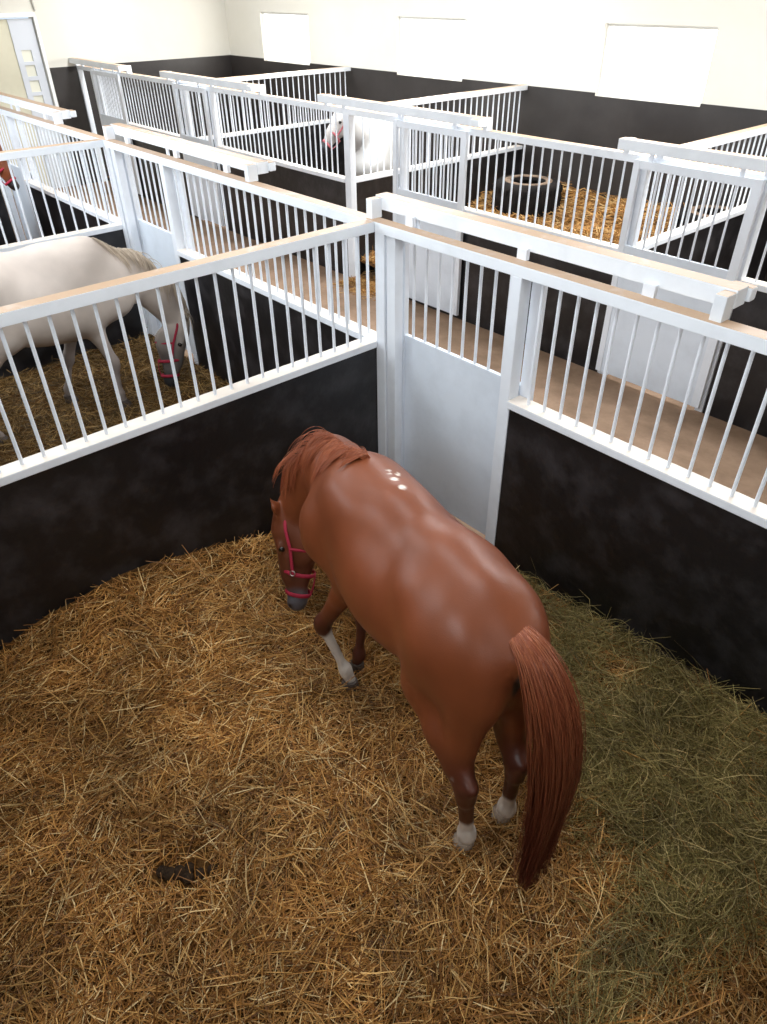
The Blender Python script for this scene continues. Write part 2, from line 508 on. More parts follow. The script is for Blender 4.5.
def sdf_mesh(prims, res):
    lo = np.full(3, 1e9); hi = np.full(3, -1e9)
    boxes = []
    for pr in prims:
        if pr[0] == 'c':
            a, b, ra, rb = [np.array(q, float) for q in pr[1:5]]
            m = max(float(ra), float(rb))
            l, h = np.minimum(a, b) - m, np.maximum(a, b) + m
        else:
            c = np.array(pr[1], float); r = np.array(pr[2], float)
            if pr[3] is None:
                l, h = c - r, c + r
            else:
                e = np.sqrt(((pr[3] * r) ** 2).sum(axis=1)); l, h = c - e, c + e
        boxes.append((l, h))
        if pr[-1] > 0:
            lo = np.minimum(lo, l); hi = np.maximum(hi, h)
    lo -= .05; hi += .05
    n = np.ceil((hi - lo) / res).astype(int) + 1
    D = np.full(n, 0.6, np.float32)
    ax = [lo[i] + np.arange(n[i]) * res for i in range(3)]
    for pr, (l, h) in zip(prims, boxes):
        k = abs(pr[-1])
        i0 = np.maximum(((l - k - .06 - lo) / res).astype(int), 0)
        i1 = np.minimum(((h + k + .06 - lo) / res).astype(int) + 2, n)
        G = np.stack(np.meshgrid(*[ax[i][i0[i]:i1[i]] for i in range(3)], indexing='ij'), -1)
        d = _rc(G, *pr[1:7]) if pr[0] == 'c' else _el(G, *pr[1:4])
        S = D[i0[0]:i1[0], i0[1]:i1[1], i0[2]:i1[2]]
        if pr[-1] > 0:
            hh = np.maximum(k - np.abs(S - d), 0) / k
            S[...] = np.minimum(S, d) - hh * hh * k * .25
        else:       # carve
            hh = np.maximum(k - np.abs(-d - S), 0) / k
            S[...] = np.maximum(S, -d) + hh * hh * k * .25
    # naive surface nets
    neg = D < 0
    c = np.zeros(np.array(D.shape) - 1, int)
    for dx in (0, 1):
        for dy in (0, 1):
            for dz in (0, 1):
                c += neg[dx:D.shape[0] - 1 + dx, dy:D.shape[1] - 1 + dy, dz:D.shape[2] - 1 + dz]
    act = (c > 0) & (c < 8)
    idx = -np.ones(act.shape, int)
    I = np.argwhere(act)
    idx[act] = np.arange(len(I))
    acc = np.zeros((len(I), 3)); cnt = np.zeros(len(I))
    for axis in range(3):
        o1, o2 = [q for q in range(3) if q != axis]
        for u in (0, 1):
            for w in (0, 1):
                A = I.copy(); A[:, o1] += u; A[:, o2] += w
                B = A.copy(); B[:, axis] += 1
                va = D[A[:, 0], A[:, 1], A[:, 2]]; vb = D[B[:, 0], B[:, 1], B[:, 2]]
                m = (va < 0) != (vb < 0)
                t = np.zeros(len(I)); t[m] = va[m] / (va[m] - vb[m])
                p = A.astype(float); p[:, axis] += t
                acc[m] += p[m]; cnt[m] += 1
    V = lo + (acc / np.maximum(cnt, 1)[:, None]) * res
    quads = []
    for axis in range(3):
        o1, o2 = [(1, 2), (2, 0), (0, 1)][axis]
        sl_a = [slice(None)] * 3; sl_b = [slice(None)] * 3
        sl_a[axis] = slice(0, -1); sl_b[axis] = slice(1, None)
        na, nb = neg[tuple(sl_a)], neg[tuple(sl_b)]
        E = np.argwhere(na != nb)
        fl = na[E[:, 0], E[:, 1], E[:, 2]]
        ok = (E[:, o1] > 0) & (E[:, o2] > 0) & (E[:, o1] < D.shape[o1] - 1) & (E[:, o2] < D.shape[o2] - 1)
        E = E[ok]; fl = fl[ok]
        def cell(d1, d2):
            q = E.copy(); q[:, o1] += d1; q[:, o2] += d2
            return idx[q[:, 0], q[:, 1], q[:, 2]]
        q = np.stack([cell(-1, -1), cell(0, -1), cell(0, 0), cell(-1, 0)], 1)
        q[~fl] = q[~fl][:, ::-1]
        quads.append(q)
    Q = np.concatenate(quads)
    Q = Q[(Q >= 0).all(axis=1)]
    # light smoothing
    for _ in range(3):
        S = np.zeros_like(V); W = np.zeros(len(V))
        for k in range(4):
            a, b = Q[:, k], Q[:, (k + 1) % 4]
            np.add.at(S, a, V[b]); np.add.at(W, a, 1)
            np.add.at(S, b, V[a]); np.add.at(W, b, 1)
        V = V * .5 + .5 * S / np.maximum(W, 1)[:, None]
    return V, Q

def smooth_where(V, Q, w, it):
    a = np.concatenate([Q[:, k] for k in range(4)] + [Q[:, (k + 1) % 4] for k in range(4)])
    b = np.concatenate([Q[:, (k + 1) % 4] for k in range(4)] + [Q[:, k] for k in range(4)])
    cnt = np.maximum(np.bincount(a, minlength=len(V)), 1)
    for _ in range(it):
        for sgn in (.6, -.30):
            M = np.stack([np.bincount(a, weights=V[b, i], minlength=len(V)) for i in range(3)], 1) / cnt[:, None]
            V = V + (M - V) * (w * sgn)[:, None]
    return V

def coat_mat(name, rough=.38, spec=.45, bump=.15):
    m = bpy.data.materials.new(name)
    nt, N, L, P = nodes_of(m)
    a = N.new('ShaderNodeAttribute'); a.attribute_name = 'coat'
    tc = N.new('ShaderNodeTexCoord')
    n = N.new('ShaderNodeTexNoise'); n.inputs['Scale'].default_value = 3.5; n.inputs['Detail'].default_value = 6
    L.new(tc.outputs['Object'], n.inputs['Vector'])
    mr = N.new('ShaderNodeMapRange'); mr.inputs[1].default_value = .3; mr.inputs[2].default_value = .7
    mr.inputs[3].default_value = .86; mr.inputs[4].default_value = 1.12
    L.new(n.outputs['Fac'], mr.inputs[0])
    mx = N.new('ShaderNodeMix'); mx.data_type = 'RGBA'; mx.blend_type = 'MULTIPLY'; mx.inputs[0].default_value = 1
    L.new(a.outputs['Color'], mx.inputs[6]); L.new(mr.outputs[0], mx.inputs[7])
    L.new(mx.outputs[2], P.inputs['Base Color'])
    P.inputs['Roughness'].default_value = rough
    P.inputs['Specular IOR Level'].default_value = spec
    h = N.new('ShaderNodeTexNoise'); h.inputs['Scale'].default_value = 160; h.inputs['Detail'].default_value = 3
    L.new(tc.outputs['Object'], h.inputs['Vector'])
    b = N.new('ShaderNodeBump'); b.inputs['Strength'].default_value = bump; b.inputs['Distance'].default_value = .002
    L.new(h.outputs['Fac'], b.inputs['Height']); L.new(b.outputs[0], P.inputs['Normal'])
    return m

def hair_mat(name, c1, c2, rough=.45):
    m = bpy.data.materials.new(name)
    nt, N, L, P = nodes_of(m)
    g = N.new('ShaderNodeNewGeometry')
    r = N.new('ShaderNodeValToRGB')
    r.color_ramp.elements[0].color = (*c1, 1); r.color_ramp.elements[1].color = (*c2, 1)
    a = N.new('ShaderNodeAttribute'); a.attribute_name = 'tip'
    L.new(g.outputs['Random Per Island'], r.inputs[0])
    mx = N.new('ShaderNodeMix'); mx.data_type = 'RGBA'; mx.blend_type = 'MULTIPLY'; mx.inputs[0].default_value = 1
    L.new(r.outputs[0], mx.inputs[6]); L.new(a.outputs['Color'], mx.inputs[7])
    L.new(mx.outputs[2], P.inputs['Base Color'])
    P.inputs['Roughness'].default_value = rough
    return m

def strands(name, roots, paths, r0, m, parent, tipcol=(1, 1, 1), n=3):
    """paths: list of point lists (root to tip); every strand its own thin tapered tube"""
    V, Q, C = [], [], []
    off = 0
    for p in paths:
        K = len(p)
        p = np.array(p)
        t = np.gradient(p, axis=0); t /= np.linalg.norm(t, axis=1)[:, None] + 1e-9
        ref = np.array([.3, .9, .2]) if abs(t[0] @ np.array([.3, .9, .2])) < .8 else np.array([1, 0, 0.])
        a = np.cross(t, ref); a /= np.linalg.norm(a, axis=1)[:, None] + 1e-9
        b = np.cross(t, a)
        for i in range(K):
            u = i / (K - 1)
            rr = r0 * (1.0 - .75 * u ** 2)
            for k in range(n):
                an = 2 * PI * k / n
                V.append(p[i] + (a[i] * math.cos(an) + b[i] * math.sin(an)) * rr)
                C.append([1 + (tc_ - 1) * u for tc_ in tipcol] + [1])
        for i in range(K - 1):
            for k in range(n):
                k2 = (k + 1) % n
                Q.append((off + i * n + k, off + i * n + k2, off + (i + 1) * n + k2, off + (i + 1) * n + k))
        off += K * n
    o = np_mesh(name, np.array(V), np.array(Q), m, parent)
    ca = o.data.color_attributes.new('tip', 'FLOAT_COLOR', 'POINT')
    ca.data.foreach_set('color', np.array(C, np.float32).ravel())
    return o

def spline(pts, n):
    pts = np.array(pts, float)
    K = len(pts)
    out = []
    for u in np.linspace(0, K - 1, n):
        i = min(int(u), K - 2); f = u - i
        p0 = pts[max(i - 1, 0)]; p1 = pts[i]; p2 = pts[i + 1]; p3 = pts[min(i + 2, K - 1)]
        out.append(.5 * ((2 * p1) + (p2 - p0) * f + (2 * p0 - 5 * p1 + 4 * p2 - p3) * f * f + (3 * p1 - p0 - 3 * p2 + p3) * f ** 3))
    return np.array(out)

def horse(name, loc, rz, label, S, group=None):
    """S: pose and coat. Local frame: x forward, y to the horse's left, z up."""
    root = empty(name, loc, rz, label, S.get('cat', 'horse'), group)
    sc = S.get('scale', 1.0)
    root.scale = (sc, sc, sc)
    sy = np.array([0, 1, 0])
    P = []
    c = lambda a, b, ra, rb, k=.08, side=None, w=1.0: P.append(('c', a, b, ra, rb, side, w, k))
    e = lambda ce, r, k=.08, M=None: P.append(('e', ce, r, M, k))
    # trunk
    wx = S.get('wx', .58)        # withers along x
    fat = S.get('fat', 1.0)
    B = lambda x, y, z: (x, y + S.get('bend', 0) * max(x - .05, 0) ** 2, z)
    e(B(.12, 0, 1.13), (.58, .300 * fat, .315), .1)
    e(B(-.08, 0, 1.10), (.40, .285 * fat, .26), .1)
    e(B(.24, 0, 1.045), (.45, .345 * fat, .315), .1)
    e(B(.50, 0, 1.12), (.44, .255, .385), .12)
    e(B(-.32, 0, 1.235), (.35, .262, .25), .14)
    c(B(wx + .10, 0, 1.43), B(.30, 0, 1.395), .075, .075, .18)
    c(B(.3, 0, 1.365), B(-.12, 0, 1.375), .115, .13, .18)
    c(B(-.1, 0, 1.372), B(-.36, 0, 1.378), .13, .128, .16)
    c(B(-.36, 0, 1.38), (-.58, 0, 1.32), .125, .075, .10)
    if 'dock' in S:
        for a_, b_, r1, r2 in S['dock']: c(a_, b_, r1, r2, .04)
    for s in (-1, 1):
        e((-.16, s * .185, 1.30), (.10, .065, .085), .14)               # point of hip
        e((-.42, s * .13, 1.17), (.23, .15, .27), .1)                   # haunch
        e((-.56, s * .095, 1.10), (.125, .10, .22), .08)                # buttock
        e(B(.60, s * .135, 1.25), (.19, .11, .25), .12, frame((.45, 0, .9), (-.9, 0, .45)))   # shoulder blade
        e(B(.78, s * .155, 1.06), (.17, .125, .19), .12)                # point of shoulder
        e(B(.20, s * .19, 1.07), (.42, .13, .23), .1)                   # rib spring
    e(B(.86, 0, 1.04), (.13, .17, .20), .1)                             # breast
    e(B(.45, 0, .88), (.30, .13, .14), .1)                              # girth
    # legs
    for key, s in (('FL', 1), ('FR', -1)):
        K, F, H = [np.array(q, float) for q in S[key]]
        El = np.array(B(.50, s * .165, .90))
        c(B(.74, s * .155, 1.0), El, .115, .105, .08)
        Mi = El + (K - El) * .38
        c(El, Mi, .092, .066, .06)
        c(Mi, K, .064, .043, .03)
        c(K + (0, 0, .03), K - (0, 0, .03), .046, .042, .03)
        c(K, F, .034, .027, .03)
        c(F + (.0, 0, .01), F + (-.012, 0, -.012), .036, .034, .03)
        c(F, H + (0, 0, .06), .031, .036, .03)
    for key, s in (('HL', 1), ('HR', -1)):
        St, K, F, H = [np.array(q, float) for q in S[key]]
        Hip = np.array((-.36, s * .15, 1.18))
        c(Hip, St, .165, .105, .1)
        c((-.54, s * .125, 1.04), St * .22 + K * .78 + (-.01, 0, .02), .125, .062, .09)   # back of the thigh
        Mi = St * .55 + K * .45
        c(St, Mi, .105, .086, .07)
        c(Mi, K + (.01, 0, .02), .082, .048, .05)
        c(Mi + (-.06, 0, -.03), K + (-.045, 0, .06), .022, .022, .05)                    # hamstring to the hock point
        c(K + (-.035, 0, .05), K + (-.015, 0, -.06), .032, .034, .03)
        c(K + (.01, 0, .02), K - (0, 0, .06), .050, .041, .03)
        c(K, F, .042, .034, .03)
        c(F + (.0, 0, .01), F + (-.014, 0, -.012), .042, .039, .03)
        c(F, H + (0, 0, .06), .036, .040, .03)
    # neck
    NP = [np.array(q, float) for q in S['neck']]       # base, mid, upper, poll
    NR = S.get('neckr', (.25, .185, .145, .115))
    NW = (.80, .62, .56, .60)
    for i in range(len(NP) - 1):
        d = NP[i + 1] - NP[i]
        sd = np.cross(d, S.get('nup', (0, 0, 1)))
        if np.linalg.norm(sd) < .05: sd = sy
        if S.get('nside') is not None: sd = np.array(S['nside'][i], float)
        c(NP[i], NP[i + 1], NR[i], NR[i + 1], .10 if i == 0 else .07, sd, NW[i])
    # head
    poll = NP[-1]; nose = np.array(S['nose'], float)
    ax = (nose - poll); HL_ = np.linalg.norm(ax); ax /= HL_
    fr = np.array(S['front'], float); fr = fr - ax * (fr @ ax); fr /= np.linalg.norm(fr)   # towards the forehead side
    sd = np.cross(ax, fr)
    h = HL_ / .58
    pt = lambda t, f, s_=0.0: poll + ax * t * h + fr * f * h + sd * s_ * h
    HM = np.stack([ax, sd, fr], axis=1)
    n0 = len(P)
    e(pt(.07, .02), (.11 * h, .085 * h, .095 * h), .05, HM)
    c(pt(.10, .03), pt(.36, .025), .088 * h, .060 * h, .04, sd, .86)
    c(pt(.34, .02), pt(.53, .0), .060 * h, .050 * h, .04, sd, .9)
    for s in (-1, 1):
        e(pt(.17, -.075, s * .042), (.125 * h, .032 * h, .105 * h), .04, HM)          # jaw
        e(pt(.17, .045, s * .068), (.04 * h, .03 * h, .025 * h), .03, HM)             # brow
        c(pt(.24, .01, s * .060), pt(.38, .0, s * .045), .014 * h, .010 * h, .03)     # facial crest
        e(pt(.545, .012, s * .033), (.035 * h, .026 * h, .033 * h), .03, HM)          # nostril
    c(pt(.26, -.09), pt(.46, -.045), .055 * h, .034 * h, .05, sd, .7)                 # lower jaw
    e(pt(.52, -.04), (.055 * h, .04 * h, .038 * h), .03, HM)                           # chin
    e(pt(.565, -.005), (.045 * h, .042 * h, .05 * h), .03, HM)                         # lips
    for s in (-1, 1):
        e(pt(.563, .022, s * .050), (.016 * h, .012 * h, .010 * h), -.012, HM)
    # ears
    eb = []
    for s in (-1, 1):
        b0 = pt(-.01, .03, s * .055)
        tip = b0 + (-ax * .135 + fr * (.03 + .05 * S.get('earf', 0)) + sd * s * (.045 + S.get('earo', 0))) * h
        eb.append((b0, tip))
        c(b0, b0 + (tip - b0) * .5, .026 * h, .034 * h, .025, fr, .6)
        c(b0 + (tip - b0) * .5, tip, .033 * h, .006 * h, .012, fr, .5)
    V, Q = sdf_mesh(P, S.get('res', .013))
    wz = np.clip((V[:, 2] - .95) / .2, 0, 1) * np.clip((.72 - V[:, 0]) / .15, 0, 1)
    V = smooth_where(V, Q, wz, S.get('soft', 60))
    # coat colours per vertex
    base = np.array(S['coat']); C = np.tile(base, (len(V), 1)).astype(float)
    def mixc(w, col):
        w = np.clip(w, 0, 1)[:, None]; C[:] = C * (1 - w) + np.array(col) * w
    sm = lambda x, a, b: np.clip((x - a) / (b - a), 0, 1)
    if 'dapple' in S:
        pass
    # legs
    for key in ('FL', 'FR', 'HL', 'HR'):
        J = [np.array(q, float) for q in S[key]]
        K, F, H = J[-3], J[-2], J[-1]
        el = np.array(B(.50, (1 if key == 'FL' else -1) * .165, .90)) if key[0] == 'F' else J[0]
        def segd(a, b):
            ba = b - a; t = np.clip(((V - a) @ ba) / (ba @ ba), 0, 1)
            return np.linalg.norm(V - a - t[:, None] * ba, axis=1), t
        d1, t1 = segd(el, K); d2, t2 = segd(K, F); d3, t3 = segd(F, H)
        near = np.minimum(np.minimum(d1, d2), d3)
        par = np.where(d1 <= np.minimum(d2, d3), t1, np.where(d2 <= d3, 1 + t2, 2 + t3))
        inleg = (near < .12) & (par > .02)
        fall = sm(-near, -.15, -.085) * (V[:, 2] < .98)
        mixc(sm(par, .30, 1.0) * fall, S['leg'])
        if key in S.get('socks', {}):
            top = S['socks'][key]
            jag = .03 * np.sin(V[:, 0] * 90) * np.sin(V[:, 1] * 80)
            mixc(np.where(inleg & (near < .09), sm(par + jag, top, top + .08), 0), (.62, .54, .47))
        if 'patch' in S and key in S['patch']:
            dp = np.linalg.norm(V - np.array(S['patch'][key]), axis=1)
            mixc(sm(-dp, -.022, -.014), (.62, .56, .5))
    if 'face' in S:
        dfc = ((V - pt(.3, 0)) @ ax)
        nearh = np.linalg.norm(V - pt(.3, 0), axis=1) < .42
        mixc(np.where(nearh, sm(dfc, -.42, .05) * .9, 0), S['face'])
    dm = np.linalg.norm(V - pt(.56, -.01), axis=1)
    mixc(sm(-dm, -.14 * h, -.085 * h), S.get('muzzle', (.10, .08, .08)))
    for s in (-1, 1):
        dn = np.linalg.norm(V - pt(.566, .024, s * .050), axis=1)
        mixc(sm(-dn, -.02, -.012), (.02, .012, .01))
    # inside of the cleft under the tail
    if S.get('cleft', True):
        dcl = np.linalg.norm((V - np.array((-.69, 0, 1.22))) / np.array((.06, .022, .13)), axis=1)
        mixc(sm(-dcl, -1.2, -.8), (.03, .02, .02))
    for (px, py, pz, pr_) in S.get('spots', []):
        dp = np.linalg.norm((V - np.array((px, py, pz)))[:, :2], axis=1) + np.where(V[:, 2] < 1.3, 1, 0)
        mixc(sm(-dp, -pr_ * 1.15, -pr_ * .8), (.75, .66, .58))
    body = np_mesh('body', V, Q, S['mat'], root)
    ca = body.data.color_attributes.new('coat', 'FLOAT_COLOR', 'POINT')
    ca.data.foreach_set('color', np.concatenate([C, np.ones((len(C), 1))], 1).astype(np.float32).ravel())
    # hooves
    for key in ('FL', 'FR', 'HL', 'HR'):
        H = Vector(S[key][-1])
        mb = MB()
        rings = [(.0, .058, .012), (.02, .054, .008), (.055, .045, -.006), (.07, .038, -.01)]
        n = 18; v = []; f = []
        for z, r, dx in rings:
            for k in range(n):
                a = 2 * PI * k / n
                v.append((H.x + dx + r * math.cos(a) * 1.05, H.y + r * math.sin(a) * .95, H.z + z))
        for i in range(3):
            for k in range(n):
                k2 = (k + 1) % n
                f.append((i * n + k, i * n + k2, (i + 1) * n + k2, (i + 1) * n + k))
        mb.add(v, f, True); mb.add(v[:n], [tuple(range(n))[::-1]]); mb.add(v[-n:], [tuple(range(n))])
        mb.build('hoof', S.get('hoofs', {}).get(key, S['hoofmat']), root)
    # eyes
    for s in (-1, 1):
        cpt = Vector(pt(.185, .032, s * .078))
        bm = bmesh.new(); bmesh.ops.create_uvsphere(bm, u_segments=14, v_segments=10, radius=.021 * h)
        mb = MB(); bm.verts.index_update()
        mb.add([q.co + cpt for q in bm.verts], [[q.index for q in fc.verts] for fc in bm.faces], True); bm.free()
        mb.build('eye', mat('eye_dark', (.012, .007, .005), .08, .6), root)
    return root, dict(pt=pt, ax=ax, fr=fr, sd=sd, h=h, NP=NP, B=B)

def halter(root, I, m, buckle=True):
    pt, ax, fr, sd, h = I['pt'], I['ax'], I['fr'], I['sd'], I['h']
    mb = MB()
    def band(t, f0, ra, rb, tilt=0.0):
        A = Vector(sd); Bv = (Vector(fr) + Vector(ax) * tilt).normalized()
        mb.ring(pt(t, f0), A, Bv, ra * h, rb * h, .0135 * h, 30, 8, (.32, 1.0))
    band(.345, -.03, .074, .110, -.22)
    band(.485, -.018, .060, .082, -.18)
    for s in (-1, 1):
        mb.tube([pt(.345, -.03, s * .078), pt(.28, -.03, s * .086), pt(.18, -.03, s * .092), pt(.06, -.01, s * .094), pt(-.015, .0, s * .07), pt(-.035, .0, s * .04), pt(-.04, .0, 0)],
                .011 * h, 8, True, (1.0, .4), Vector(fr))
    mb.tube([pt(.370, -.140), pt(.44, -.125), pt(.50, -.102)], .010 * h, 8, True, (1, .4), Vector(sd))
    mb.tube([pt(.18, -.03, .092), pt(.2, -.13, .06), pt(.2, -.17, 0), pt(.2, -.13, -.06), pt(.18, -.03, -.092)], .009 * h, 8, True)
    o = mb.build('halter', m, root)
    if buckle:
        for s in (-1, 1):
            b = MB()
            b.ring(pt(.335, -.03, s * .084), Vector(ax), Vector(fr), .016 * h, .016 * h, .0035 * h, 16, 6)
            b.build('buckle', mat('buckle_metal', (.55, .52, .48), .3, .5, 1.0), o)
    return o
rng = random.Random(7)
coatM = coat_mat('chestnut_coat', .40, .42, .25)
greyM = coat_mat('grey_coat', .6, .3)
hoofM = mat('hoof_horn', (.46, .37, .29), .5, .4, noise=(14, 3, (.14, .10, .08), .4, .7))
hoofD = mat('hoof_dark', (.09, .07, .06), .5, .4)
halM = mat('halter_webbing_red', (.38, .022, .05), .6, .3)
CO, CH = Vector((2.081, -1.441, 0.0)), Vector((-.966, .256, 0)).normalized()
RZ = math.atan2(CH.y, CH.x)
SPOTS = [(.50, -.01, 1.5, .011), (.465, .0, 1.5, .009), (.452, -.035, 1.5, .013), (.41, .004, 1.5, .018), (.325, .005, 1.5, .019), (.47, -.05, 1.5, .008)]
CHEST = dict(
    mat=coatM, hoofmat=hoofM, coat=(.200, .052, .018), leg=(.075, .020, .011), muzzle=(.10, .09, .10), face=(.10, .030, .015),
    wx=.58, bend=.2, res=.0115,
    FL=((.62, .37, .50), (.50, .29, .19), (.475, .272, .05)),
    FR=((.60, .12, .47), (.585, .16, .18), (.587, .176, .05)),
    HL=((-.31, .205, .90), (-.70, .215, .585), (-.70, .182, .19), (-.685, .176, .05)),
    HR=((-.30, -.175, .90), (-.70, -.06, .58), (-.675, -.07, .19), (-.65, -.077, .05)),
    neck=((.70, .04, 1.22), (1.04, .06, 1.22), (1.27, .14, 1.02), (1.36, .27, .76)),
    neckr=(.27, .21, .16, .12),
    nside=((0, 1, 0), (-.25, 1, 0), (-.5, .9, 0)),
    nose=(1.13, .36, .20), front=(.75, .65, .15), earo=.03,
    socks=dict(FL=1.12, HL=1.62, HR=1.62), patch=dict(HL=(-.66, .255, .66)), hoofs=dict(FL=hoofD, FR=hoofD),
    spots=SPOTS, dock=[((-.56, 0, 1.33), (-.68, -.02, 1.30), .055, .042), ((-.68, -.02, 1.30), (-.77, -.04, 1.17), .042, .03)],
)
ch, CI = horse('horse', CO, RZ, 'large glossy chestnut horse with a red halter, head down in the near stall', CHEST)
ch_halter = halter(ch, CI, halM)

def tail(root, S_path, spread, n, r0, m, tip, seed=3, clumps=70, dock=.16):
    """hair growing from the skin of the dock and falling in loose locks"""
    R = random.Random(seed)
    P0 = spline(S_path, 40)
    ds_ = P0[0]
    cl = [(R.uniform(0, 2 * PI), math.sqrt(R.random()), R.uniform(.80, 1.04), R.uniform(0, 6.28)) for _ in range(clumps)]
    paths = []
    for i in range(n):
        ca, cq, clen, cph = cl[R.randrange(clumps)]
        a = R.uniform(0, 2 * PI); q = math.sqrt(R.random())
        u0 = dock * R.random() ** 1.2
        length = clen * R.uniform(.88, 1.0)
        if R.random() < .12: length *= R.uniform(.55, .9)
        fly = R.gauss(0, .012) if R.random() < .25 else 0
        pts = []
        for j in range(14):
            v = j / 13
            u = u0 + (length - u0) * v
            x = min(u, 1.06) * 39; k = min(int(x), 38); f = x - k
            c_ = P0[k] * (1 - f) + P0[k + 1] * f
            grow = min(1.0, (u - u0) * 2.8) ** .9 if u > u0 else 0
            rad = .026 * (1 - grow) + spread * grow
            rad *= 1 - .66 * max(0, (u - .5) / .5) ** 1.3
            w = min(1, v * 1.1) ** .8
            ox = math.cos(a) * q * (1 - w) + (math.cos(ca) * cq + math.cos(a) * .16) * w
            oy = math.sin(a) * q * (1 - w) + (math.sin(ca) * cq + math.sin(a) * .16) * w
            pts.append(c_ + np.array((ox * .55, oy, 0)) * rad + np.array((0, 0, .012 * (1 - v) * (q - .5))) +
                       (.004 + .010 * u) * np.array((math.sin(cph + u * 5), math.cos(cph + u * 4), 0)) + np.array((0, fly * v * v * 3, 0)))
        paths.append(pts)
    return strands('tail', None, paths, r0, m, root, tip)
hairC = hair_mat('chestnut_hair', (.30, .070, .028), (.52, .17, .07), .38)
tail(ch, [(-.50, -.02, 1.405), (-.61, -.035, 1.395), (-.73, -.06, 1.31), (-.82, -.095, 1.10), (-.87, -.115, .85), (-.90, -.11, .62), (-.925, -.08, .42), (-.96, -.03, .24), (-1.0, .03, .09)], .128, 3600, .0019, hairC, (.24, .15, .22))
# ------------------------------------------------------------------ straw and hay
nrs = np.random.RandomState(11)
def vnoise(x, y, s, seed=0):
    """smooth value noise"""
    g = np.random.RandomState(seed).rand(128, 128)
    u, v = x * s + 57.3, y * s + 31.7
    i, j = np.floor(u).astype(int), np.floor(v).astype(int)
    f, h = u - i, v - j
    f = f * f * (3 - 2 * f); h = h * h * (3 - 2 * h)
    a = g[i % 128, j % 128]; b = g[(i + 1) % 128, j % 128]; c = g[i % 128, (j + 1) % 128]; d = g[(i + 1) % 128, (j + 1) % 128]
    return (a * (1 - f) + b * f) * (1 - h) + (c * (1 - f) + d * f) * h

def blades_mat(name, ramp, rough=.55):
    m = bpy.data.materials.new(name)
    nt, N, L, P = nodes_of(m)
    g = N.new('ShaderNodeNewGeometry')
    r = N.new('ShaderNodeValToRGB')
    cr = r.color_ramp
    while len(cr.elements) < len(ramp): cr.elements.new(.5)
    for e_, (p_, c_) in zip(cr.elements, ramp):
        e_.position = p_; e_.color = (*c_, 1)
    L.new(g.outputs['Random Per Island'], r.inputs[0])
    tc = N.new('ShaderNodeTexCoord')
    nz = N.new('ShaderNodeTexNoise'); nz.inputs['Scale'].default_value = 2.6; nz.inputs['Detail'].default_value = 4
    L.new(tc.outputs['Object'], nz.inputs['Vector'])
    mr = N.new('ShaderNodeMapRange'); mr.inputs[1].default_value = .32; mr.inputs[2].default_value = .68
    mr.inputs[3].default_value = .62; mr.inputs[4].default_value = 1.12
    L.new(nz.outputs['Fac'], mr.inputs[0])
    mx = N.new('ShaderNodeMix'); mx.data_type = 'RGBA'; mx.blend_type = 'MULTIPLY'; mx.inputs[0].default_value = 1
    L.new(r.outputs[0], mx.inputs[6]); L.new(mr.outputs[0], mx.inputs[7])
    L.new(mx.outputs[2], P.inputs['Base Color'])
    P.inputs['Roughness'].default_value = rough
    P.inputs['Specular IOR Level'].default_value = .35
    return m
STRAW = blades_mat('straw_stalks', [(0, (.13, .048, .010)), (.25, (.34, .145, .032)), (.6, (.57, .27, .066)), (.85, (.76, .44, .14)), (1, (.92, .68, .34))])
HAY = blades_mat('green_hay', [(0, (.11, .065, .018)), (.3, (.20, .155, .045)), (.6, (.31, .25, .080)), (.85, (.43, .32, .115)), (1, (.64, .48, .21))])
BEDM = mat('trodden_straw', (.13, .062, .018), .9, .1, noise=(16, 8, (.045, .02, .006), .35, .7), bump=(50, .8))

def blades(name, X, Y, Z, yaw, pitch, L, W, bend, m, parent=None, K=3):
    n = len(X)
    d = np.stack([np.cos(yaw) * np.cos(pitch), np.sin(yaw) * np.cos(pitch), np.sin(pitch)], 1)
    s = np.stack([-np.sin(yaw), np.cos(yaw), np.zeros(n)], 1)
    u = np.cross(d, s)
    roll = nrs.rand(n) * 2 * PI
    C = np.stack([X, Y, Z], 1)
    V = np.zeros((n, K, 3, 3), np.float32)
    for i in range(K):
        t = (i / (K - 1) - .5)
        c = C + d * (t * L)[:, None] + s * (bend * L * (.25 - t * t) * 2)[:, None] - u * 0
        taper = 1.0 if 0 < i < K - 1 else .6
        for k in range(3):
            a = roll + 2 * PI * k / 3
            V[:, i, k] = c + (s * np.cos(a)[:, None] + u * np.sin(a)[:, None]) * (W * .5 * taper)[:, None]
    base = (np.arange(n) * K * 3)[:, None]
    F = []
    for i in range(K - 1):
        for k in range(3):
            k2 = (k + 1) % 3
            F.append(np.array([i * 3 + k, i * 3 + k2, (i + 1) * 3 + k2, (i + 1) * 3 + k])[None, :] + base)
    F = np.stack(F, 1).reshape(-1, 4)
    return np_mesh(name, V.reshape(-1, 3), F, m, parent, False)

def height_sheet(name, x0, x1, y0, y1, hf, res, m, parent=None):
    nx, ny = int((x1 - x0) / res) + 1, int((y1 - y0) / res) + 1
    gx, gy = np.meshgrid(np.linspace(x0, x1, nx), np.linspace(y0, y1, ny), indexing='ij')
    V = np.stack([gx, gy, hf(gx, gy)], -1).reshape(-1, 3)
    I = np.arange(nx * ny).reshape(nx, ny)
    F = np.stack([I[:-1, :-1], I[1:, :-1], I[1:, 1:], I[:-1, 1:]], -1).reshape(-1, 4)
    return np_mesh(name, V, F, m, parent)

